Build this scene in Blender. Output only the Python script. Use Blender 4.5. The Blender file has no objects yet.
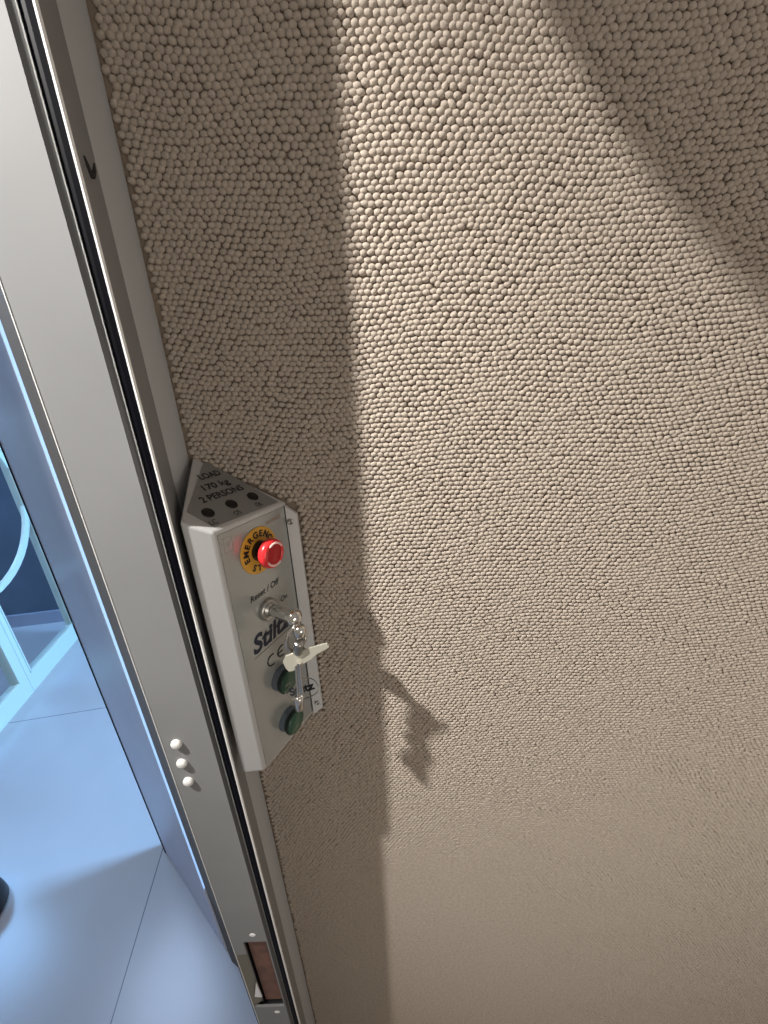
import bpy, bmesh, math, random
import numpy as np
from mathutils import Vector, Matrix

# ------------------------------------------------------------------ camera, light, exposure
EYE = 1.5                                   # lens height above the floor
sc = bpy.context.scene
COL = sc.collection
cam_d = bpy.data.cameras.new('camera')
cam_d.sensor_fit = 'HORIZONTAL'
cam_d.sensor_width = 36.0
cam_d.lens = 36.0 * 385.0 / 768.0
cam_d.clip_start = 0.01
cam = bpy.data.objects.new('camera', cam_d)
COL.objects.link(cam)
Rt = Vector((0.99944491, -0.01239465, -0.0309233))
Dn = Vector((-0.03331483, -0.37183946, -0.92769906))
Fw = Vector((0.0, 0.9282143, -0.37204598))
M = Matrix((Rt, -Dn, -Fw)).transposed().to_4x4()
M.translation = (0, 0, EYE)
cam.matrix_world = M
sc.camera = cam
sc.view_settings.view_transform = 'Standard'
sc.view_settings.look = 'None'
sc.view_settings.gamma = 1.0
sc.view_settings.exposure = 0.0
sc.view_settings.use_curve_mapping = False

world = bpy.data.worlds.new('world')
sc.world = world
world.use_nodes = True
bg = world.node_tree.nodes['Background']
bg.inputs[0].default_value = (0.95, 0.85, 0.74, 1)
bg.inputs[1].default_value = 0.245


def lamp(name, kind, loc, energy, color, **kw):
    d = bpy.data.lights.new(name, kind)
    d.energy = energy
    d.color = color
    for k, v in kw.items():
        if k != 'aim':
            setattr(d, k, v)
    o = bpy.data.objects.new(name, d)
    o.location = loc
    if 'aim' in kw:
        o.rotation_euler = (Vector(kw['aim']) - Vector(loc)).to_track_quat('-Z', 'Y').to_euler()
    COL.objects.link(o)
    return o


lamp('downlight', 'SPOT', (-0.737, -0.05, EYE + 0.75), 133, (1.0, 0.965, 0.905), shadow_soft_size=0.018,
     spot_size=math.radians(57), spot_blend=1.0, aim=(0.15, 0.3885, EYE - 0.40))
lamp('lift_fill_light', 'AREA', (0.75, -0.70, EYE - 0.30), 3.6, (1.0, 0.90, 0.79), shape='DISK', size=0.7, aim=(0.05, 0.39, EYE - 0.30))
lamp('hall_window_light', 'AREA', (1.75, 1.62, 1.75), 195, (0.28, 0.57, 1.0), shape='RECTANGLE',
     size=0.5, size_y=1.0, aim=(-1.4, 1.2, 0.0))
lamp('hall_fill_light', 'AREA', (-1.45, 1.25, 2.38), 19, (0.50, 0.68, 1.0), shape='DISK',
     size=0.7, aim=(-1.45, 1.25, 0.0))  # added fill lamp, brightens the reveal panel and hall floor
lamp('far_room_fill', 'AREA', (-2.9, 1.5, 2.38), 30, (0.25, 0.54, 1.0), shape='DISK',
     size=0.7, aim=(-2.7, 1.6, 0.0))  # added fill lamp for the floor and navy wall beyond the glass


# ------------------------------------------------------------------ materials
def mat(name, col, rough=0.5, metal=0.0, noise=None, bump=None, aniso=0.0, trans=0.0, ior=1.45, coat=0.0, spec=0.5):
    m = bpy.data.materials.new(name)
    m.use_nodes = True
    nt = m.node_tree
    b = nt.nodes['Principled BSDF']
    b.inputs['Base Color'].default_value = (*col, 1)
    b.inputs['Roughness'].default_value = rough
    b.inputs['Metallic'].default_value = metal
    b.inputs['Anisotropic'].default_value = aniso
    b.inputs['Transmission Weight'].default_value = trans
    b.inputs['IOR'].default_value = ior
    b.inputs['Coat Weight'].default_value = coat
    b.inputs['Specular IOR Level'].default_value = spec
    tc = nt.nodes.new('ShaderNodeTexCoord')
    if noise:
        sca, amt = noise
        n = nt.nodes.new('ShaderNodeTexNoise')
        n.inputs['Scale'].default_value = sca
        n.inputs['Detail'].default_value = 3
        r = nt.nodes.new('ShaderNodeValToRGB')
        r.color_ramp.elements[0].position = 0.3
        r.color_ramp.elements[1].position = 0.7
        r.color_ramp.elements[0].color = (*[c * (1 - amt) for c in col], 1)
        r.color_ramp.elements[1].color = (*[min(1, c * (1 + amt)) for c in col], 1)
        nt.links.new(tc.outputs['Object'], n.inputs['Vector'])
        nt.links.new(n.outputs['Fac'], r.inputs['Fac'])
        nt.links.new(r.outputs['Color'], b.inputs['Base Color'])
    if bump:
        sca, st = bump
        n = nt.nodes.new('ShaderNodeTexNoise')
        n.inputs['Scale'].default_value = sca
        n.inputs['Detail'].default_value = 2
        bp = nt.nodes.new('ShaderNodeBump')
        bp.inputs['Strength'].default_value = st
        bp.inputs['Distance'].default_value = 0.0005
        nt.links.new(tc.outputs['Object'], n.inputs['Vector'])
        nt.links.new(n.outputs['Fac'], bp.inputs['Height'])
        nt.links.new(bp.outputs['Normal'], b.inputs['Normal'])
    return m


CARPET = mat('carpet_wool', (0.485, 0.42, 0.358), 0.95, noise=(190, 0.13), bump=(1300, 0.9), spec=0.15)
BACKING = mat('carpet_backing', (0.30, 0.24, 0.185), 1.0, noise=(60, 0.1))
POST = mat('post_powder_coat', (0.26, 0.264, 0.272), 0.62, noise=(9, 0.05), bump=(900, 0.05), spec=0.3)
POST_DARK = mat('post_edge_bronze', (0.045, 0.041, 0.037), 0.55, noise=(20, 0.1))
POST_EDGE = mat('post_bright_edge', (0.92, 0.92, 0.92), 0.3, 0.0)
RUBBER = mat('black_rubber', (0.002, 0.0022, 0.005), 0.5, noise=(40, 0.2), spec=0.12)
LIP = mat('grey_lip', (0.10, 0.10, 0.105), 0.35, 0.2)
CHAN_G = mat('channel_grey', (0.29, 0.295, 0.305), 0.4, 0.1)
CHAN_L = mat('channel_light', (0.54, 0.55, 0.565), 0.5)
BOXM = mat('box_silver', (0.56, 0.565, 0.57), 0.38, 0.25, bump=(1200, 0.05))
FLANGE = mat('flange_silver', (0.74, 0.745, 0.75), 0.4, 0.1)
LABEL = mat('label_grey', (0.385, 0.40, 0.39), 0.25, 0.35, bump=(1500, 0.06))
TOPM = mat('top_label_grey', (0.29, 0.29, 0.287), 0.38, 0.4, bump=(1500, 0.06))
INK = mat('black_ink', (0.012, 0.012, 0.016), 0.5)
INKBLUE = mat('dark_blue_ink', (0.008, 0.014, 0.035), 0.4)
FAINT = mat('faint_ink', (0.42, 0.40, 0.36), 0.4)
TANINK = mat('tan_ink', (0.36, 0.22, 0.14), 0.5)
RED = mat('red_plastic', (0.78, 0.03, 0.035), 0.28, coat=0.4)
REDDARK = mat('dark_red_plastic', (0.42, 0.008, 0.012), 0.35)
REDLIGHT = mat('pale_mark', (0.9, 0.62, 0.58), 0.4)
YELLOW = mat('yellow_plate', (0.72, 0.38, 0.045), 0.45, noise=(60, 0.06))
BLACK = mat('black_plastic', (0.008, 0.008, 0.01), 0.3)
HOLE = mat('hole_black', (0.006, 0.006, 0.006), 0.35)
CHROME = mat('chrome', (0.80, 0.79, 0.76), 0.10, 1.0)
STEEL = mat('screw_steel', (0.45, 0.45, 0.44), 0.28, 1.0)
NICKEL = mat('pale_nickel', (0.66, 0.64, 0.54), 0.35, 0.45)
GREEN = mat('green_plastic', (0.022, 0.085, 0.048), 0.25, coat=0.3)
GREEN_RIM = mat('dark_green_rim', (0.008, 0.022, 0.018), 0.2)
COLLAR = mat('blue_grey_collar', (0.10, 0.13, 0.17), 0.15, coat=0.5)
CLEAR = mat('clear_acrylic', (0.95, 0.96, 0.96), 0.05, trans=1.0, ior=1.2)
WHITE = mat('white_rubber', (0.80, 0.80, 0.79), 0.4)
WOOD = mat('brown_wood', (0.16, 0.075, 0.045), 0.5, noise=(45, 0.35))
SLOT = mat('slot_grey', (0.24, 0.235, 0.205), 0.5, noise=(20, 0.06))
SCUFF = mat('scuff', (0.02, 0.02, 0.02), 0.8)
PANEL = mat('reveal_daylight_blue', (0.45, 0.50, 0.70), 0.3, noise=(6, 0.05))  # white reveal, the bluish daylight put into its base colour
PANEL_EDGE = mat('reveal_edging', (0.85, 0.88, 0.95), 0.4)
DOORW = mat('door_white', (0.62, 0.76, 0.71), 0.4)
GLASS = mat('door_glass', (0.92, 0.97, 1.0), 0.0, trans=1.0, ior=1.02)
NAVY = mat('navy_wall', (0.085, 0.12, 0.17), 0.6, noise=(5, 0.12))
SKIRT = mat('skirting_grey', (0.30, 0.33, 0.42), 0.5)
CEIL = mat('ceiling_white', (0.75, 0.73, 0.70), 0.7, noise=(4, 0.03))
SOOT = mat('black_stop', (0.012, 0.012, 0.014), 0.4)


def floor_material():
    m = mat('floor_tile', (0.46, 0.475, 0.50), 0.22, noise=(2.2, 0.06))
    nt = m.node_tree
    b = nt.nodes['Principled BSDF']
    old = b.inputs['Base Color'].links[0].from_socket
    geo = nt.nodes.new('ShaderNodeNewGeometry')
    fac = None
    for e, off in (((-0.168, 0.986, 0), 1.575), ((0.986, 0.168, 0), -0.6337)):
        d = nt.nodes.new('ShaderNodeVectorMath'); d.operation = 'DOT_PRODUCT'
        d.inputs[1].default_value = e
        nt.links.new(geo.outputs['Position'], d.inputs[0])
        s = nt.nodes.new('ShaderNodeMath'); s.operation = 'SUBTRACT'
        s.inputs[1].default_value = off
        nt.links.new(d.outputs['Value'], s.inputs[0])
        p = nt.nodes.new('ShaderNodeMath'); p.operation = 'PINGPONG'
        p.inputs[1].default_value = 0.8
        nt.links.new(s.outputs[0], p.inputs[0])
        l = nt.nodes.new('ShaderNodeMath'); l.operation = 'LESS_THAN'
        l.inputs[1].default_value = 0.0014
        nt.links.new(p.outputs[0], l.inputs[0])
        if fac is None:
            fac = l
        else:
            a = nt.nodes.new('ShaderNodeMath'); a.operation = 'MAXIMUM'
            nt.links.new(fac.outputs[0], a.inputs[0]); nt.links.new(l.outputs[0], a.inputs[1])
            fac = a
    mix = nt.nodes.new('ShaderNodeMix'); mix.data_type = 'RGBA'
    nt.links.new(fac.outputs[0], mix.inputs['Factor'])
    nt.links.new(old, mix.inputs['A'])
    mix.inputs['B'].default_value = (0.12, 0.13, 0.16, 1)
    nt.links.new(mix.outputs['Result'], b.inputs['Base Color'])
    return m


FLOOR = floor_material()


# ------------------------------------------------------------------ mesh helpers
def V(x, y, z):
    """point given from the lens position -> world"""
    return Vector((x, y, z + EYE))


def link(name, bm, m, parent=None, smooth=False, mats=None):
    me = bpy.data.meshes.new(name)
    bmesh.ops.recalc_face_normals(bm, faces=bm.faces)
    bm.to_mesh(me)
    bm.free()
    for mm in (mats or [m]):
        me.materials.append(mm)
    if smooth:
        me.polygons.foreach_set('use_smooth', [True] * len(me.polygons))
    o = bpy.data.objects.new(name, me)
    COL.objects.link(o)
    if parent:
        o.parent = parent
        o.matrix_parent_inverse = parent.matrix_world.inverted()
    return o


def bevel(bm, w, seg=2, angle=0.6):
    es = [e for e in bm.edges if len(e.link_faces) == 2 and e.calc_face_angle(0) > angle]
    bmesh.ops.bevel(bm, geom=es, offset=w, segments=seg, affect='EDGES', profile=0.5, clamp_overlap=True)
    return bm


def prism(pts, vec, bm=None, mi=0):
    """polygon extruded along vec"""
    bm = bm or bmesh.new()
    vec = Vector(vec)
    a = [bm.verts.new(Vector(p)) for p in pts]
    b = [bm.verts.new(Vector(p) + vec) for p in pts]
    n = len(pts)
    fs = [bm.faces.new(a[::-1]), bm.faces.new(b)]
    for i in range(n):
        fs.append(bm.faces.new((a[i], a[(i + 1) % n], b[(i + 1) % n], b[i])))
    for f in fs:
        f.material_index = mi
    return bm


def plan(pts, z0, z1, bm=None):
    return prism([(x, y, z0 + EYE) for x, y in pts], (0, 0, z1 - z0), bm)


def box(x0, x1, y0, y1, z0, z1, bm=None):
    return plan([(x0, y0), (x1, y0), (x1, y1), (x0, y1)], z0, z1, bm)


def frame(o, n, up):
    """matrix with local z along n, local y close to up"""
    n = Vector(n).normalized()
    x = Vector(up).cross(n).normalized()
    y = n.cross(x)
    m = Matrix((x, y, n)).transposed().to_4x4()
    m.translation = o
    return m


def lathe(prof, m, seg=40, bm=None, mi=0):
    """profile [(radius, height)] turned round local z"""
    bm = bm or bmesh.new()
    rings = []
    for r, h in prof:
        if r < 1e-7:
            rings.append([bm.verts.new(m @ Vector((0, 0, h)))])
        else:
            rings.append([bm.verts.new(m @ Vector((r * math.cos(2 * math.pi * k / seg), r * math.sin(2 * math.pi * k / seg), h))) for k in range(seg)])
    for a, b in zip(rings, rings[1:]):
        for k in range(seg):
            k2 = (k + 1) % seg
            if len(a) == 1 and len(b) == 1:
                continue
            if len(a) == 1:
                f = bm.faces.new((a[0], b[k], b[k2]))
            elif len(b) == 1:
                f = bm.faces.new((a[k], a[k2], b[0]))
            else:
                f = bm.faces.new((a[k], a[k2], b[k2], b[k]))
            f.material_index = mi
    return bm


def tube(pts, r, seg=12, closed=False, bm=None, flat=1.0):
    bm = bm or bmesh.new()
    pts = [Vector(p) for p in pts]
    n = len(pts)
    rings = []
    ref = Vector((0.13, 0.31, 0.94)).normalized()
    for i, p in enumerate(pts):
        if closed:
            t = pts[(i + 1) % n] - pts[i - 1]
        else:
            t = pts[min(i + 1, n - 1)] - pts[max(i - 1, 0)]
        t.normalize()
        x = ref.cross(t)
        if x.length < 0.15:
            x = Vector((1, 0, 0)).cross(t)
        x.normalize()
        y = t.cross(x)
        rr = r[i] if isinstance(r, (list, tuple)) else r
        rings.append([bm.verts.new(p + x * rr * math.cos(2 * math.pi * k / seg) + y * rr * flat * math.sin(2 * math.pi * k / seg)) for k in range(seg)])
    for i in range(n if closed else n - 1):
        a, b = rings[i], rings[(i + 1) % n]
        for k in range(seg):
            bm.faces.new((a[k], a[(k + 1) % seg], b[(k + 1) % seg], b[k]))
    if not closed:
        bm.faces.new(rings[0][::-1]); bm.faces.new(rings[-1])
    return bm


def empty(name, loc, label, cat, group=None):
    o = bpy.data.objects.new(name, None)
    o.empty_display_size = 0.05
    COL.objects.link(o)
    o.location = loc
    bpy.context.view_layer.update()
    tag(o, label, cat, group)
    return o


def tag(o, label=None, cat=None, group=None, kind=None):
    if label:
        o['label'] = label
    if cat:
        o['category'] = cat
    if group:
        o['group'] = group
    if kind:
        o['kind'] = kind
    return o


def structure(name, bm, m, label, cat, smooth=False):
    return tag(link(name, bm, m, None, smooth), label, cat, kind='structure')


def text_bm(s, m, height, width=None, bm=None, bold=0.0, shear=0.0, align='LEFT', ext=0.00015):
    """lettering on the local xy plane of m, cap height and total width in metres"""
    cu = bpy.data.curves.new('lettering', 'FONT')
    cu.body = s
    cu.size = 1.0
    cu.offset = bold
    cu.shear = shear
    cu.resolution_u = 4
    o = bpy.data.objects.new('lettering', cu)
    COL.objects.link(o)
    dg = bpy.context.evaluated_depsgraph_get()
    me = o.evaluated_get(dg).to_mesh()
    co = [v.co.copy() for v in me.vertices]
    faces = [tuple(p.vertices) for p in me.polygons]
    o.evaluated_get(dg).to_mesh_clear()
    bpy.data.objects.remove(o)
    x0 = min(c.x for c in co); x1 = max(c.x for c in co)
    sy = height / 0.70
    sx = width / (x1 - x0) if width else sy
    off = {'LEFT': x0, 'CENTER': (x0 + x1) / 2}[align]
    bm = bm or bmesh.new()
    vs = [bm.verts.new(m @ Vector(((c.x - off) * sx, c.y * sy, ext))) for c in co]
    for f in faces:
        try:
            bm.faces.new([vs[i] for i in f])
        except ValueError:
            pass
    return bm


# ------------------------------------------------------------------ the setting
W = 0.3885
structure('floor', plan([(-4.5, -1.2), (-0.30, -1.2), (-0.30, 0.49), (2.0, 0.49), (2.0, 4.5), (-4.5, 4.5)], -1.56, -1.5), FLOOR, 'large glossy pale grey floor tiles with thin joints', 'floor')
structure('wall_back', box(-0.24, 1.25, W + 0.0041, W + 0.10, -1.6, 0.85), BACKING, 'lift car back wall behind the beige loop carpet', 'wall')
structure('floor_car', box(-0.29, 1.25, -0.6, W - 0.002, -1.58, -1.56), BACKING, 'brown lift car floor at the foot of the carpet wall', 'floor')
# unseen lift car ceiling, free edge shaped to cast the curved wall shadow
edge = [(0.03, 0.386), (0.0, 0.362), (-0.055, 0.324), (-0.0965, 0.289), (-0.1218, 0.2636), (-0.1405, 0.2424), (-0.1621, 0.2148), (-0.1726, 0.1939), (-0.1765, 0.1751), (-0.1717, 0.1581), (-0.160, 0.12), (-0.150, 0.05), (-0.150, -0.6)]
structure('ceiling', plan(edge + [(1.25, -0.6), (1.25, 0.386)], 0.38, 0.41), CEIL, 'unseen white lift car ceiling, rounded free edge shaped to cast a shadow on the carpet', 'ceiling')

# hall seen through the opening
E1 = Vector((-0.168, 0.986, 0)).normalized()
E2 = Vector((0.986, 0.168, 0)).normalized()
DO = Vector((-1.8049, 1.4777, 0))


def hall(s, t, z):
    return DO + E1 * s + E2 * t + Vector((0, 0, z))


def hallbox(s0, s1, t0, t1, z0, z1, bm=None):
    return prism([hall(s0, t0, z0), hall(s1, t0, z0), hall(s1, t1, z0), hall(s0, t1, z0)], (0, 0, z1 - z0), bm)


structure('wall_hall', hallbox(0.62, 0.72, -1.6, 0.9, 0, 2.4), NAVY, 'dark navy hall wall seen through the door glass', 'wall')
structure('baseboard_hall', hallbox(0.606, 0.6195, -1.6, 0.9, 0, 0.085), SKIRT, 'grey blue skirting along the navy wall', 'baseboard')

# reveal panel beside the lift opening
PA = Vector((-0.4179, 0.4935, 0)); PD = Vector((-0.7739, 0.6333, 0)); PN = Vector((0.6333, 0.7739, 0))


def pan(t0, t1, d0, d1, z0, z1, bm=None):
    q = [PA + PD * t0 + PN * d0, PA + PD * t1 + PN * d0, PA + PD * t1 + PN * d1, PA + PD * t0 + PN * d1]
    return prism([(p.x, p.y, z0) for p in q], (0, 0, z1 - z0), bm)


structure('leak_blocker', plan([(-0.478, 0.548), (-0.446, 0.588), (-0.20, 0.50), (-0.20, 0.45), (-0.30, 0.45)], -1.5, -1.2), PANEL, 'hidden blocker added against light leaking between the reveal panel and the lift post', 'reveal')  # added low blocker, keeps window light from leaking onto the floor
pr = structure('trim_1', pan(0.0785, 0.4395, 0, 0.05, 0, 2.2), PANEL, 'white reveal panel beside the lift opening, blue daylight put into its colour', 'reveal')
link('edging', pan(0.0735, 0.0785, 0.0, 0.05, 0, 2.2), PANEL_EDGE, pr)
link('seal', pan(0.440, 0.4475, -0.002, 0.05, 0.002, 2.2), RUBBER, pr)

# double glazed doors with a big ring across both leaves
dr = empty('door_1', hall(0, 0, 0), 'white framed glazed double doors with a large ring motif', 'door')
dr['kind'] = 'structure'
RC, RR0, RR1 = (0.028, 0.95), 0.382, 0.412


def leaf(s0, s1, st0, st1, side):
    bm = bmesh.new()
    z0, z1 = 0.0, 2.02
    hallbox(s0, s0 + st0, -0.02, 0.02, z0, z1, bm)
    hallbox(s1 - st1, s1, -0.02, 0.02, z0, z1, bm)
    hallbox(s0 + st0, s1 - st1, -0.02, 0.02, z0, 0.098, bm)
    hallbox(s0 + st0, s1 - st1, -0.02, 0.02, z1 - 0.1, z1, bm)
    # glazing beads
    for a, b in ((s0 + st0, s0 + st0 + 0.006), (s1 - st1 - 0.006, s1 - st1)):
        hallbox(a, b, 0.012, 0.026, 0.098, z1 - 0.1, bm)
    hallbox(s0 + st0, s1 - st1, 0.012, 0.026, 0.098, 0.106, bm)
    f = link('leaf_frame', bm, DOORW, dr)
    link('glass_pane', hallbox(s0 + st0 - 0.004, s1 - st1 + 0.004, -0.003, 0.003, 0.09, z1 - 0.09), GLASS, dr)
    lo, hi = s0 + st0, s1 - st1
    bm = bmesh.new()
    N = 48
    for i in range(N):
        q = []
        ok = True
        for a, r in ((i, RR0), (i + 1, RR0), (i + 1, RR1), (i, RR1)):
            an = 2 * math.pi * a / N
            s = RC[0] + r * math.cos(an)
            if not (lo - 0.02 <= s <= hi + 0.02):
                ok = False
            s = min(max(s, lo), hi)
            q.append(hall(s, 0.004, RC[1] + r * math.sin(an)))
        if ok:
            prism(q, E2 * 0.016, bm)
    link('ring_muntin', bm, DOORW, dr)


leaf(0.001, 0.46, 0.0225, 0.05, 1)
leaf(-0.46, -0.001, 0.05, 0.05, -1)

# ------------------------------------------------------------------ the carpet: rows of wool loops
random.seed(3)
rng = np.random.default_rng(5)


def carpet():
    px, pz = 0.0062, 0.0047
    nx, nz = int(1.42 / px), int(2.10 / pz)
    I, J = np.meshgrid(np.arange(nx), np.arange(nz))
    I = I.ravel(); J = J.ravel()
    n = I.size
    x = -0.1990 + px * (I + 0.5 * (J % 2)) + rng.normal(0, 0.00042, n)
    z = -1.680 + pz * J + rng.normal(0, 0.0004, n)
    z = z + 0.0030 * np.sin(x * 19 + z * 5) + 0.0011 * np.sin(x * 53 - z * 37) + 0.09 * (x - 0.05) ** 2
    x = x + 0.0024 * np.sin(z * 23 + 1.0) + 0.0010 * np.sin(z * 61 + x * 40)
    keep = (z > -1.559) & (z < 0.519) & (x > -0.1957) & (x < 1.2)
    keep &= ~((x < -0.092) & (z < -0.092 - 0.52 * (x + 0.193)) & (z > -0.446))
    x, z = x[keep], z[keep]
    n = x.size
    a = 0.00365 * rng.uniform(0.9, 1.1, n)
    b = 0.00275 * rng.uniform(0.9, 1.1, n)
    h = 0.0024 * rng.uniform(0.82, 1.12, n)
    th = rng.normal(0.10, 0.24, n)
    seg = 8
    lv = [(1.0, -0.35), (1.0, 0.25), (0.72, 0.75)]
    ang = np.arange(seg) * 2 * np.pi / seg
    loc = []
    for r, hh in lv:
        for t in ang:
            loc.append((r * np.cos(t), r * np.sin(t), hh))
    loc.append((0.0, 0.0, 1.0))
    loc = np.array(loc)
    nv = len(loc)
    u = loc[None, :, 0] * a[:, None]
    v = loc[None, :, 1] * b[:, None]
    d = loc[None, :, 2] * h[:, None]
    X = x[:, None] + u * np.cos(th)[:, None] - v * np.sin(th)[:, None]
    Z = z[:, None] + u * np.sin(th)[:, None] + v * np.cos(th)[:, None]
    Y = W + 0.0025 - d
    co = np.stack([X, Y, Z + EYE], -1).reshape(-1, 3).astype(np.float32)
    quads = []
    for k in range(len(lv) - 1):
        for i in range(seg):
            j = (i + 1) % seg
            quads.append((k * seg + i, k * seg + j, (k + 1) * seg + j, (k + 1) * seg + i))
    tris = []
    k = len(lv) - 1
    for i in range(seg):
        tris.append((k * seg + i, k * seg + (i + 1) % seg, nv - 1))
    quads = np.array(quads)[:, ::-1]; tris = np.array(tris)[:, ::-1]
    base = (np.arange(n) * nv)[:, None, None]
    Q = (quads[None] + base).reshape(-1, 4)
    T = (tris[None] + base).reshape(-1, 3)
    me = bpy.data.meshes.new('carpet')
    me.vertices.add(len(co))
    me.vertices.foreach_set('co', co.ravel())
    loops = np.concatenate([Q.ravel(), T.ravel()]).astype(np.int32)
    me.loops.add(len(loops))
    me.loops.foreach_set('vertex_index', loops)
    starts = np.concatenate([np.arange(len(Q)) * 4, len(Q) * 4 + np.arange(len(T)) * 3]).astype(np.int32)
    me.polygons.add(len(starts))
    me.polygons.foreach_set('loop_start', starts)
    me.update(calc_edges=True)
    me.polygons.foreach_set('use_smooth', np.ones(len(starts), dtype=bool))
    me.materials.append(CARPET)
    o = bpy.data.objects.new('carpet', me)
    COL.objects.link(o)
    tag(o, 'beige woollen loop pile carpet covering the whole lift wall', 'carpet', kind='stuff')


carpet()

# ------------------------------------------------------------------ lift post at the left of the carpet
post = empty('lift_post', V(-0.22, 0.31, -1.5), 'pale grey metal lift door post with black rubber seal beside the carpet', 'post')
PX0, PX1, PY = -0.2470, -0.1930, 0.294


def face_plate():
    bm = bmesh.new()

    def cell(x0, x1, z0, z1):
        box(x0, x1, PY, PY + 0.003, z0, z1, bm)
    xL, xN, xR = PX0, -0.2293, -0.1950
    cell(xL, PX1, -1.5, -1.0069)
    cell(xL, PX1, -0.7944, 0.9)
    cell(xR, PX1, -1.0069, -0.7944)
    cell(xL, xN, -0.8303, -0.7944)
    return bm


link('face_plate', face_plate(), POST, post)
link('post_body', plan([(PX0 + 0.0005, PY + 0.0035), (PX1, PY + 0.022), (-0.2060, 0.345), (-0.296, 0.349)], -1.5, -1.01), POST_DARK, post)
link('post_body', plan([(PX0 + 0.0005, PY + 0.0035), (PX1, PY + 0.0035), (-0.2060, 0.345), (-0.3036, 0.349)], -0.775, 0.9), POST_DARK, post)
link('post_body', plan([(PX0 + 0.0005, PY + 0.024), (PX1, PY + 0.024), (-0.2060, 0.345), (-0.3036, 0.349)], -1.01, -0.775), POST_DARK, post)
link('bright_edge', plan([(PX0 - 0.0002, PY + 0.0010), (PX0 - 0.0001, PY - 0.0005), (PX0 + 0.0006, PY - 0.0005), (PX0 + 0.0007, PY + 0.0003), (PX0, PY + 0.002)], -1.5, 0.9), POST_EDGE, post)  # near-white colour stands for the chamfer catching light
# rounded lip, seal, inner channel
lip = bmesh.new()
plan([(PX1, PY), (PX1 + 0.0024, PY + 0.0014), (PX1 + 0.0040, PY + 0.0034), (PX1 + 0.0046, PY + 0.006), (PX1 + 0.0046, PY + 0.012), (PX1, PY + 0.012)], -1.5, 0.9, lip)
link('seal_lip', lip, LIP, post)
link('bright_edge', plan([(PX1 + 0.0047, PY + 0.0012), (PX1 + 0.0052, PY + 0.0004), (PX1 + 0.0057, PY + 0.0012), (PX1 + 0.0057, PY + 0.012), (PX1 + 0.0047, PY + 0.012)], -1.5, 0.9), STEEL, post)
link('rubber_seal', plan([(PX1 + 0.0058, PY + 0.0022), (-0.1830, PY + 0.0012), (-0.1790, PY + 0.0022), (-0.1910, PY + 0.03), (PX1 + 0.0046, PY + 0.03), (PX1 + 0.0046, PY + 0.0125), (PX1 + 0.0058, PY + 0.0125)], -1.5, 0.9), RUBBER, post)
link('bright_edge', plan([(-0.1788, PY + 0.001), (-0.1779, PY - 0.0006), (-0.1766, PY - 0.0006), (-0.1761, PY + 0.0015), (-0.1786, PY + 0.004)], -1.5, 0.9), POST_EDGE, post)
ch = link('inner_channel', plan([(-0.1785, PY + 0.0018), (-0.1761, PY + 0.0016), (-0.1955, 0.3470), (-0.2050, 0.3470), (-0.1910, PY + 0.03)], -1.5, 0.9), CHAN_G, post)
link('side_strip', plan([(-0.1957, 0.3475), (-0.1995, 0.3912), (-0.2395, 0.3912), (-0.2395, 0.3475)], -1.5, 0.9), CHAN_L, post)
# dark scuff on the channel
sd = (Vector((-0.1955, 0.3470, 0)) - Vector((-0.1761, PY + 0.0016, 0))).normalized()
sn = Vector((sd.y, -sd.x, 0))


def onch(t, z):
    p = Vector((-0.1761, PY + 0.0016, 0)) + sd * t + sn * 0.0004
    return V(p.x, p.y, z)


link('scuff_mark', tube([onch(0.0165, 0.1240), onch(0.0185, 0.1200), onch(0.0225, 0.1162), onch(0.0290, 0.1178), onch(0.0390, 0.1243), onch(0.0455, 0.1303)], [0.0006, 0.0014, 0.0017, 0.0017, 0.0013, 0.0005], 8), SCUFF, post)
# strike plate slot
stk = bmesh.new()
box(-0.2293, -0.1952, PY + 0.020, PY + 0.0235, -1.0069, -0.7944, stk)
for a in ((-0.2299, -0.2293), (-0.1952, -0.1945)):
    box(a[0], a[1], PY + 0.003, PY + 0.0235, -1.0069, -0.7944, stk)
box(-0.2293, -0.1952, PY + 0.003, PY + 0.0235, -0.7944, -0.7936, stk)
box(-0.2293, -0.1952, PY + 0.003, PY + 0.0235, -1.0079, -1.0069, stk)
so = link('strike_slot', stk, BLACK, post)
bm = box(-0.2268, -0.1975, PY + 0.0065, PY + 0.0195, -1.0010, -0.8040)
link('wood_backing', bevel(bm, 0.0008), WOOD, so)
link('latch_ramp', prism([V(PX0, PY + 0.001, -0.8303), V(-0.2299, PY + 0.009, -0.8303), V(-0.2299, PY + 0.0115, -0.8303), V(PX0, PY + 0.0035, -0.8303)], (0, 0, -0.1766)), SLOT, post)
link('latch_tongue', prism([V(-0.2306, PY + 0.001, -0.9246), V(-0.2286, PY + 0.001, -0.9753), V(-0.2403, PY + 0.001, -0.9727), V(-0.2377, PY + 0.001, -0.9611)], (0, 0.002, 0)), POST_EDGE, post)
for (x, z) in ((-0.2121, -0.7752), (-0.2099, -1.0274)):
    s = link('screw', lathe([(0, 0.0006), (0.003, 0.0008), (0.0046, 0.0002), (0.0048, -0.0001)], frame(V(x, PY, z), (0, -1, 0), (0, 0, 1)), 24), POST_EDGE, post, True)
for i, (x, z) in enumerate(((-0.2303, -0.3767), (-0.2311, -0.4065), (-0.2306, -0.4364))):
    link('bumper', lathe([(0.0056, 0), (0.0058, 0.0016), (0.0053, 0.0032), (0.0040, 0.0045), (0.0020, 0.0051), (0, 0.0052)], frame(V(x, PY, z), (0, -1, 0), (0, 0, 1)), 32), WHITE, post, True)

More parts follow.
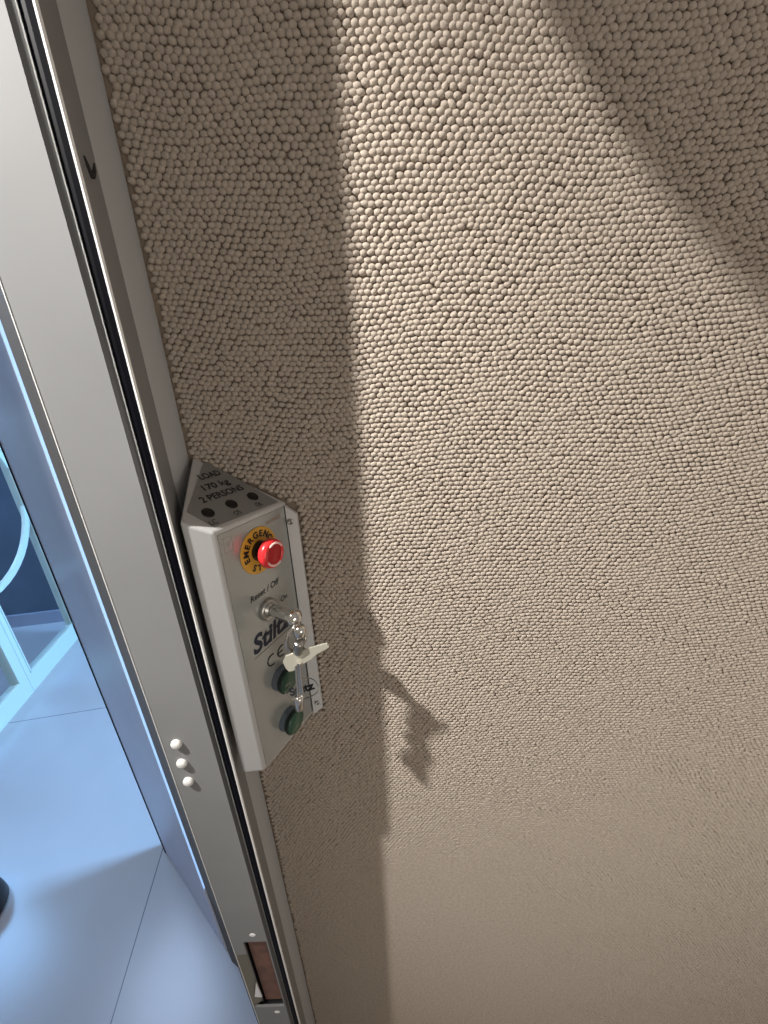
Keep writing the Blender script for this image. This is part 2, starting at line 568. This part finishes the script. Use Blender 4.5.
# ------------------------------------------------------------------ control box in the corner
ctrl = empty('control_box', V(-0.15, 0.345, -0.45), 'silver corner control box with emergency stop and green buttons on the carpet wall', 'control box')
LT = V(-0.1718, 0.2985, -0.1235); RT = V(-0.1482, 0.3038, -0.136); GT = V(-0.1045, 0.3877, -0.140); AT = V(-0.1935, 0.3885, -0.0900)
LB = V(-0.1700, 0.2985, -0.4340); RB = V(-0.1482, 0.3038, -0.4396); GB = V(-0.1045, 0.3877, -0.4445); AB = V(-0.1935, 0.3885, -0.4600)
_n = (GT - RT).cross(LT - RT)
AT.z = RT.z - (_n.x * (AT.x - RT.x) + _n.y * (AT.y - RT.y)) / _n.z
U = Vector((0.4624, 0.8867, 0)); N = Vector((0.8867, -0.4624, 0)); Z = Vector((0, 0, 1))
N2 = (GT - RT).cross(AT - RT).normalized()
if N2.z < 0:
    N2 = -N2
UT = (GT - RT).normalized()
V2 = N2.cross(UT)


def fp(s, z, off=0.0):
    """point on the slanted front: s along it, z from the lens height"""
    p = RT + U * s + N * off
    return Vector((p.x, p.y, z + EYE))


def tp(u, v, off=0.0):
    return RT + UT * u + V2 * v + N2 * off


bm = bmesh.new()
vs = {k: bm.verts.new(p) for k, p in dict(LT=LT, RT=RT, GT=GT, AT=AT, LB=LB, RB=RB, GB=GB, AB=AB).items()}
for f in (('LT', 'RT', 'GT'), ('LT', 'GT', 'AT'), ('LT', 'LB', 'RB', 'RT'), ('RT', 'RB', 'GB', 'GT'), ('AT', 'AB', 'LB', 'LT'), ('GT', 'GB', 'AB', 'AT'), ('LB', 'AB', 'RB'), ('AB', 'GB', 'RB')):
    bm.faces.new([vs[k] for k in f])
bmesh.ops.recalc_face_normals(bm, faces=bm.faces)
bmesh.ops.bevel(bm, geom=[e for e in bm.edges if e.calc_face_angle(0) > 0.3], offset=0.0022, segments=3, affect='EDGES', profile=0.5, clamp_overlap=True)
link('housing', bm, BOXM, ctrl, False)
# side flange lying on the wall
bm = prism([V(-0.1052, W - 0.0055, -0.1435), V(-0.0935, W - 0.0055, -0.1530), V(-0.0912, W - 0.0055, -0.4335), V(-0.1040, W - 0.0055, -0.4440)], (0, 0.005, 0))
fl = link('flange', bevel(bm, 0.0006), FLANGE, ctrl)
for (x, z) in ((-0.1012, -0.1609), (-0.0975, -0.4235)):
    m = frame(V(x, W - 0.0056, z), (0, -1, 0), (0, 0, 1))
    s = link('screw', lathe([(0.0034, 0), (0.0034, 0.0008), (0.0028, 0.0017), (0.0014, 0.0021), (0.0012, 0.0008), (0, 0.0008)], m, 24), STEEL, fl, True)
# front label
lab = bmesh.new()
q = [fp(0.0032, -0.1400, 0.0002), fp(0.0895, -0.1432, 0.0002), fp(0.0905, -0.4395, 0.0002), fp(0.0035, -0.4360, 0.0002)]
prism(q, N * 0.0005, lab)
label = link('front_label', lab, LABEL, ctrl)
link('label_edge', prism([fp(0.0895, -0.1432, 0.0003), fp(0.0903, -0.1432, 0.0003), fp(0.0913, -0.4395, 0.0003), fp(0.0905, -0.4395, 0.0003)], N * 0.0006), BLACK, label)
FM = lambda s, z, off=0.0009: frame(fp(s, z, off), N, Z)


def facetext(name, s, z, txt, h, w, m, bold=0.0, shear=0.0, off=0.0009):
    return link(name, text_bm(txt, FM(s, z, off), h, w, bold=bold, shear=shear), m, label)


facetext('reset_lettering', 0.0245, -0.2240, 'Reset / Off', 0.0068, 0.0420, INK, 0.014, 0.15)
facetext('on_lettering', 0.0648, -0.2480, 'On', 0.0058, 0.0105, INK, 0.01, 0.15)
facetext('maker_lettering', 0.0165, -0.2835, 'Stiltz', 0.0205, 0.0590, INKBLUE, 0.035, 0.22)
link('rule_line', prism([fp(0.016, -0.2880, 0.0008), fp(0.0740, -0.2880, 0.0008), fp(0.0740, -0.2886, 0.0008), fp(0.016, -0.2886, 0.0008)], N * 0.0001), INK, label)
facetext('alarm_lettering', 0.0600, -0.1530, 'ALARM', 0.0042, 0.0215, TANINK)
# CE mark drawn as two arcs
bm = bmesh.new()
for (cs, arcs) in ((0.0385, False), (0.0545, True)):
    R0 = 0.0066
    pts = [fp(cs + R0 * math.cos(math.radians(a)), -0.3075 + R0 * math.sin(math.radians(a)), 0.0009) for a in range(62, 300, 14)]
    tube(pts, 0.00085, 6, bm=bm, flat=1)
    if arcs:
        tube([fp(cs - R0, -0.3075, 0.0009), fp(cs + 0.001, -0.3075, 0.0009)], 0.00075, 6, bm=bm)
link('conformity_mark', bm, INK, label)
# faint square icon
bm = bmesh.new()
for (a, b, c, d) in ((0.0075, 0.0175, -0.1455, -0.1461), (0.0075, 0.0175, -0.1595, -0.1601), (0.0075, 0.0081, -0.1455, -0.1601), (0.0169, 0.0175, -0.1455, -0.1601), (0.0105, 0.0145, -0.1515, -0.1521), (0.0122, 0.0128, -0.1495, -0.1555)):
    prism([fp(a, c, 0.0008), fp(b, c, 0.0008), fp(b, d, 0.0008), fp(a, d, 0.0008)], N * 0.0001, bm)
link('square_icon', bm, FAINT, label)
# sloping top label with lettering and indicator holes
bm = prism([tp(0.0050, 0.0050, 0.0002), tp(0.0860, 0.0035, 0.0002), tp(0.0590, 0.0850, 0.0002), tp(-0.0030, 0.0300, 0.0002)], N2 * 0.0005)
top = link('top_label', bm, TOPM, ctrl)
TM = lambda u, v: frame(tp(u, v, 0.0009), N2, V2)
bm = bmesh.new()
text_bm('LOAD', TM(0.0355, 0.0600), 0.0074, 0.0245, bm, 0.025)
text_bm('170 kg', TM(0.0285, 0.0460), 0.0074, 0.0305, bm, 0.022)
text_bm('2 PERSONS', TM(0.0160, 0.0330), 0.0074, 0.0500, bm, 0.022)
link('load_lettering', bm, INK, top)
bm = bmesh.new()
for u, t in ((0.0042, 'LC'), (0.0318, 'OS'), (0.0595, 'OL')):
    text_bm(t, TM(u, 0.0070), 0.0056, 0.0078, bm)
link('indicator_lettering', bm, INK, top)
for u in (0.0118, 0.0387, 0.0662):
    link('indicator_hole', lathe([(0.0058, 0.0), (0.0057, 0.0006), (0.0050, 0.0008), (0.0046, 0.0001), (0.003, 0.0006), (0, 0.0009)], frame(tp(u, 0.0212, 0.0006), N2, V2), 32), HOLE, top, True)
# emergency stop
eo = (0.0458, -0.1744)
plate = link('stop_plate', lathe([(0.0, 0.0), (0.0240, 0.0), (0.0243, 0.0010), (0.0236, 0.0016), (0.0, 0.0016)], FM(*eo, 0.0006), 56), YELLOW, ctrl)
bm = bmesh.new()


def ringtext(word, r, a0, step, h, flip):
    for i, c in enumerate(word):
        a = math.radians(a0 + step * i)
        p = fp(eo[0] + r * math.cos(a), eo[1] + r * math.sin(a), 0.0024)
        out = (U * math.cos(a) + Z * math.sin(a)) * (-1 if flip else 1)
        m = frame(p, N, out)
        m = m @ Matrix.Translation((0, -h / 2, 0))
        text_bm(c, m, h, None, bm, 0.045, align='CENTER')


ringtext('EMERGENCY', 0.0178, 192, -23.5, 0.0063, False)
ringtext('STOP', 0.0178, 236, 23, 0.0063, True)
link('stop_lettering', bm, INK, plate)
link('stop_collar', lathe([(0.0105, 0.0), (0.0105, 0.005), (0.0096, 0.0056), (0.0096, 0.013), (0, 0.013)], FM(*eo, 0.0022), 40), BLACK, ctrl, False)
cap = link('stop_button', lathe([(0.0, 0.0), (0.0128, 0.0), (0.0148, 0.0015), (0.0150, 0.0055), (0.0141, 0.0085), (0.0120, 0.0098), (0.0104, 0.0098), (0.0100, 0.0090), (0.0, 0.0092)], FM(eo[0], eo[1], 0.0125), 48), RED, ctrl, True)
link('button_face', lathe([(0.0098, 0.0), (0.0088, 0.0007), (0.0, 0.0012)], FM(eo[0], eo[1], 0.0125 + 0.0090), 40), REDDARK, cap, True)
bm = bmesh.new()
for a0 in (20, 200):
    pts = [fp(eo[0] + 0.0113 * math.cos(math.radians(a)), eo[1] + 0.0113 * math.sin(math.radians(a)), 0.0125 + 0.0099) for a in range(a0, a0 + 112, 8)]
    tube(pts, [0.0003] + [0.0011] * (len(pts) - 2) + [0.0003], 8, bm=bm, flat=1)
link('twist_arrow', bm, REDLIGHT, cap, True)
# key switch
link('key_lock', lathe([(0.0122, 0.0), (0.0122, 0.0035), (0.0112, 0.0050), (0.0088, 0.0054), (0.0080, 0.0044), (0.0072, 0.0044), (0.0068, 0.0066), (0.0, 0.0068)], FM(0.0436, -0.2430, 0.0006), 44), STEEL, ctrl, True)
# two green push buttons
for z in (-0.3395, -0.4050):
    c = link('button_collar', lathe([(0.0150, 0.0), (0.0150, 0.0030), (0.0138, 0.0050), (0.0128, 0.0082), (0.0, 0.0082)], FM(0.0462, z, 0.0006), 44), COLLAR, ctrl, True)
    b = link('green_button', lathe([(0.0, 0.0), (0.0140, 0.0), (0.0152, 0.0012), (0.0152, 0.0042), (0.0143, 0.0056), (0.0, 0.0056)], FM(0.0462, z, 0.0085), 48), GREEN_RIM, ctrl)
    link('button_face', lathe([(0.0141, 0.0), (0.0125, 0.0012), (0.008, 0.0021), (0.0, 0.0026)], FM(0.0462, z, 0.0141), 40), GREEN, b, True)

# ------------------------------------------------------------------ keys
# key turned in the lock: shank and a rounded bow sticking out of the front
k = empty('lock_key', fp(0.0436, -0.2430, 0.0075), 'chrome key standing in the lock of the control box', 'key')
bm = bmesh.new()
pts, rad = [], []
for i in range(15):
    t = i / 14
    pts.append(fp(0.0436 + 0.0020 * t, -0.2430 - 0.0020 * t, 0.0074 + 0.0360 * t))
    rad.append(0.0056 + 0.0020 * math.sin(t * math.pi * 0.5) + 0.0016 * math.exp(-((t - 0.80) / 0.16) ** 2) - (0.0060 if i == 14 else 0) - (0.0018 if i == 13 else 0))
link('shank', tube(pts, rad, 20), CHROME, k, True)
link('shank_collar', lathe([(0.0048, 0.0), (0.0052, 0.001), (0.0048, 0.002), (0.0034, 0.002)], FM(0.0436, -0.2430, 0.0082), 28), STEEL, k, True)

KY = 0.318
f_ = KY / 0.31


def kp(x, z, dy=0.0):
    return V(x * f_, KY + dy, z * f_)


# split ring looped through the bow of the key
bm = bmesh.new()
for d, r in ((-0.0014, 0.0), (0.0014, 0.0003)):
    pts = []
    for i in range(40):
        a = 2 * math.pi * i / 40
        lx, lz = 0.0088 * math.cos(a), 0.0158 * math.sin(a)
        x = -0.0915 + lx * 0.95 + lz * 0.22
        z = -0.2570 + lz - lx * 0.2
        pts.append(kp(x, z, 0.004 * math.cos(a) + d))
    tube(pts, 0.0016, 10, True, bm)
ring = tag(link('key_ring', bm, CHROME, None, True), 'small chrome split ring hanging from the key in the lock', 'key ring')
# swivel clasp below the ring
k2 = empty('swivel_clasp', kp(-0.0890, -0.2560), 'chrome swivel knuckle linking key ring and pale key', 'clasp')
m = frame(kp(-0.0862, -0.2455, -0.004), (0.25, -0.3, 1), (0, 1, 0))
link('knuckle', lathe([(0, -0.0085), (0.0042, -0.0075), (0.0058, -0.004), (0.0062, 0.0), (0.0058, 0.004), (0.0042, 0.0075), (0, 0.0085)], m, 28), CHROME, k2, True)
m = frame(kp(-0.0895, -0.2640, -0.004), (0.2, -0.2, 1), (0, 1, 0))
link('sleeve', lathe([(0, -0.0085), (0.0045, -0.0085), (0.0050, -0.0075), (0.0050, 0.006), (0.0044, 0.0075), (0, 0.0075)], m, 28), STEEL, k2, True)
# pale flat key lying across
ax = (kp(-0.0595, -0.2635) - kp(-0.1078, -0.2895)).normalized()
nn = Vector((0.1, -1, 0.12)).normalized()
up = nn.cross(ax).normalized()
if up.z < 0:
    up = -up
K0 = kp(-0.0972, -0.2825, -0.004)


def flat(pts, th, bm=None):
    return prism([K0 + ax * a + up * b - nn * (th / 2) for a, b in pts], nn * th, bm)


pk = empty('flat_key', K0, 'pale nickel flat key lying across the lowest lettering of the control box', 'key')
link('bow', bevel(flat([(-0.0105, -0.003), (-0.0085, 0.0055), (-0.002, 0.0098), (0.0065, 0.0085), (0.0095, 0.0050), (0.0095, -0.0045), (0.0060, -0.0085), (-0.0060, -0.0090), (-0.0100, -0.0075)], 0.0026), 0.0008), NICKEL, pk)
link('blade', bevel(flat([(0.0090, 0.0060), (0.0160, 0.0072), (0.0260, 0.0062), (0.0400, 0.0032), (0.0435, 0.0018), (0.0440, -0.0012), (0.0420, -0.0028), (0.0280, -0.0035), (0.0180, -0.0060), (0.0090, -0.0068)], 0.0022), 0.0007), NICKEL, pk)
# slim hanging key with a barrel end
bk = empty('barrel_key', kp(-0.0955, -0.3100, -0.010), 'slim chrome key hanging down over the green buttons', 'key')
bm = bmesh.new()
prism([kp(-0.0935, -0.2830, -0.008), kp(-0.0893, -0.2810, -0.008), kp(-0.0902, -0.3270, -0.008), kp(-0.0960, -0.3280, -0.008)], (0, 0.0018, 0), bm)
tube([kp(-0.0935, -0.2830, -0.0085), kp(-0.0960, -0.3280, -0.0085)], 0.0012, 10, bm=bm)
tube([kp(-0.0893, -0.2810, -0.0085), kp(-0.0906, -0.3270, -0.0085)], 0.0012, 10, bm=bm)
link('shank', bm, CHROME, bk, False)
m = frame(kp(-0.0960, -0.3340, -0.008), (0.06, 0, 1), (0, 1, 0))
link('barrel', lathe([(0, -0.0090), (0.0042, -0.0090), (0.0047, -0.0083), (0.0047, 0.0065), (0.0042, 0.0085), (0.0, 0.0100)], m, 28), CHROME, bk, True)
# clear key tag
tg = empty('key_tag', kp(-0.0925, -0.3200, -0.003), 'clear plastic key tag with dark lettering behind the hanging key', 'key tag')
tx = (kp(-0.0785, -0.3230) - kp(-0.1090, -0.3340)).normalized()
tn = Vector((0.15, -1, 0.15)).normalized(); ty = tn.cross(tx)
if ty.z < 0:
    ty = -ty
T0 = kp(-0.0925, -0.3200, -0.003)
oval = []
for i in range(36):
    a = 2 * math.pi * i / 36
    c, s = math.cos(a), math.sin(a)
    oval.append(T0 + tx * 0.0185 * math.copysign(abs(c) ** 0.7, c) + ty * 0.0125 * math.copysign(abs(s) ** 0.8, s))
link('tag_body', prism([p - tn * 0.001 for p in oval], tn * 0.002), CLEAR, tg)
m = Matrix((tx, ty, tn)).transposed().to_4x4()
m.translation = T0 - tx * 0.0145 - ty * 0.0035 + tn * 0.0012
link('tag_lettering', text_bm('Stiltz', m, 0.0095, 0.0300, bold=0.05, shear=0.1), INK, tg)

# ------------------------------------------------------------------ black stop on the hall floor
ds = empty('door_stop', (-1.255, 0.63, 0.0), 'black rounded rubber stop on the floor at the left edge', 'door stop')
link('rubber_dome', lathe([(0, 0), (0.075, 0), (0.080, 0.01), (0.078, 0.04), (0.066, 0.075), (0.04, 0.095), (0, 0.10)], Matrix.Translation((-1.255, 0.63, 0.0)), 40), SOOT, ds, True)
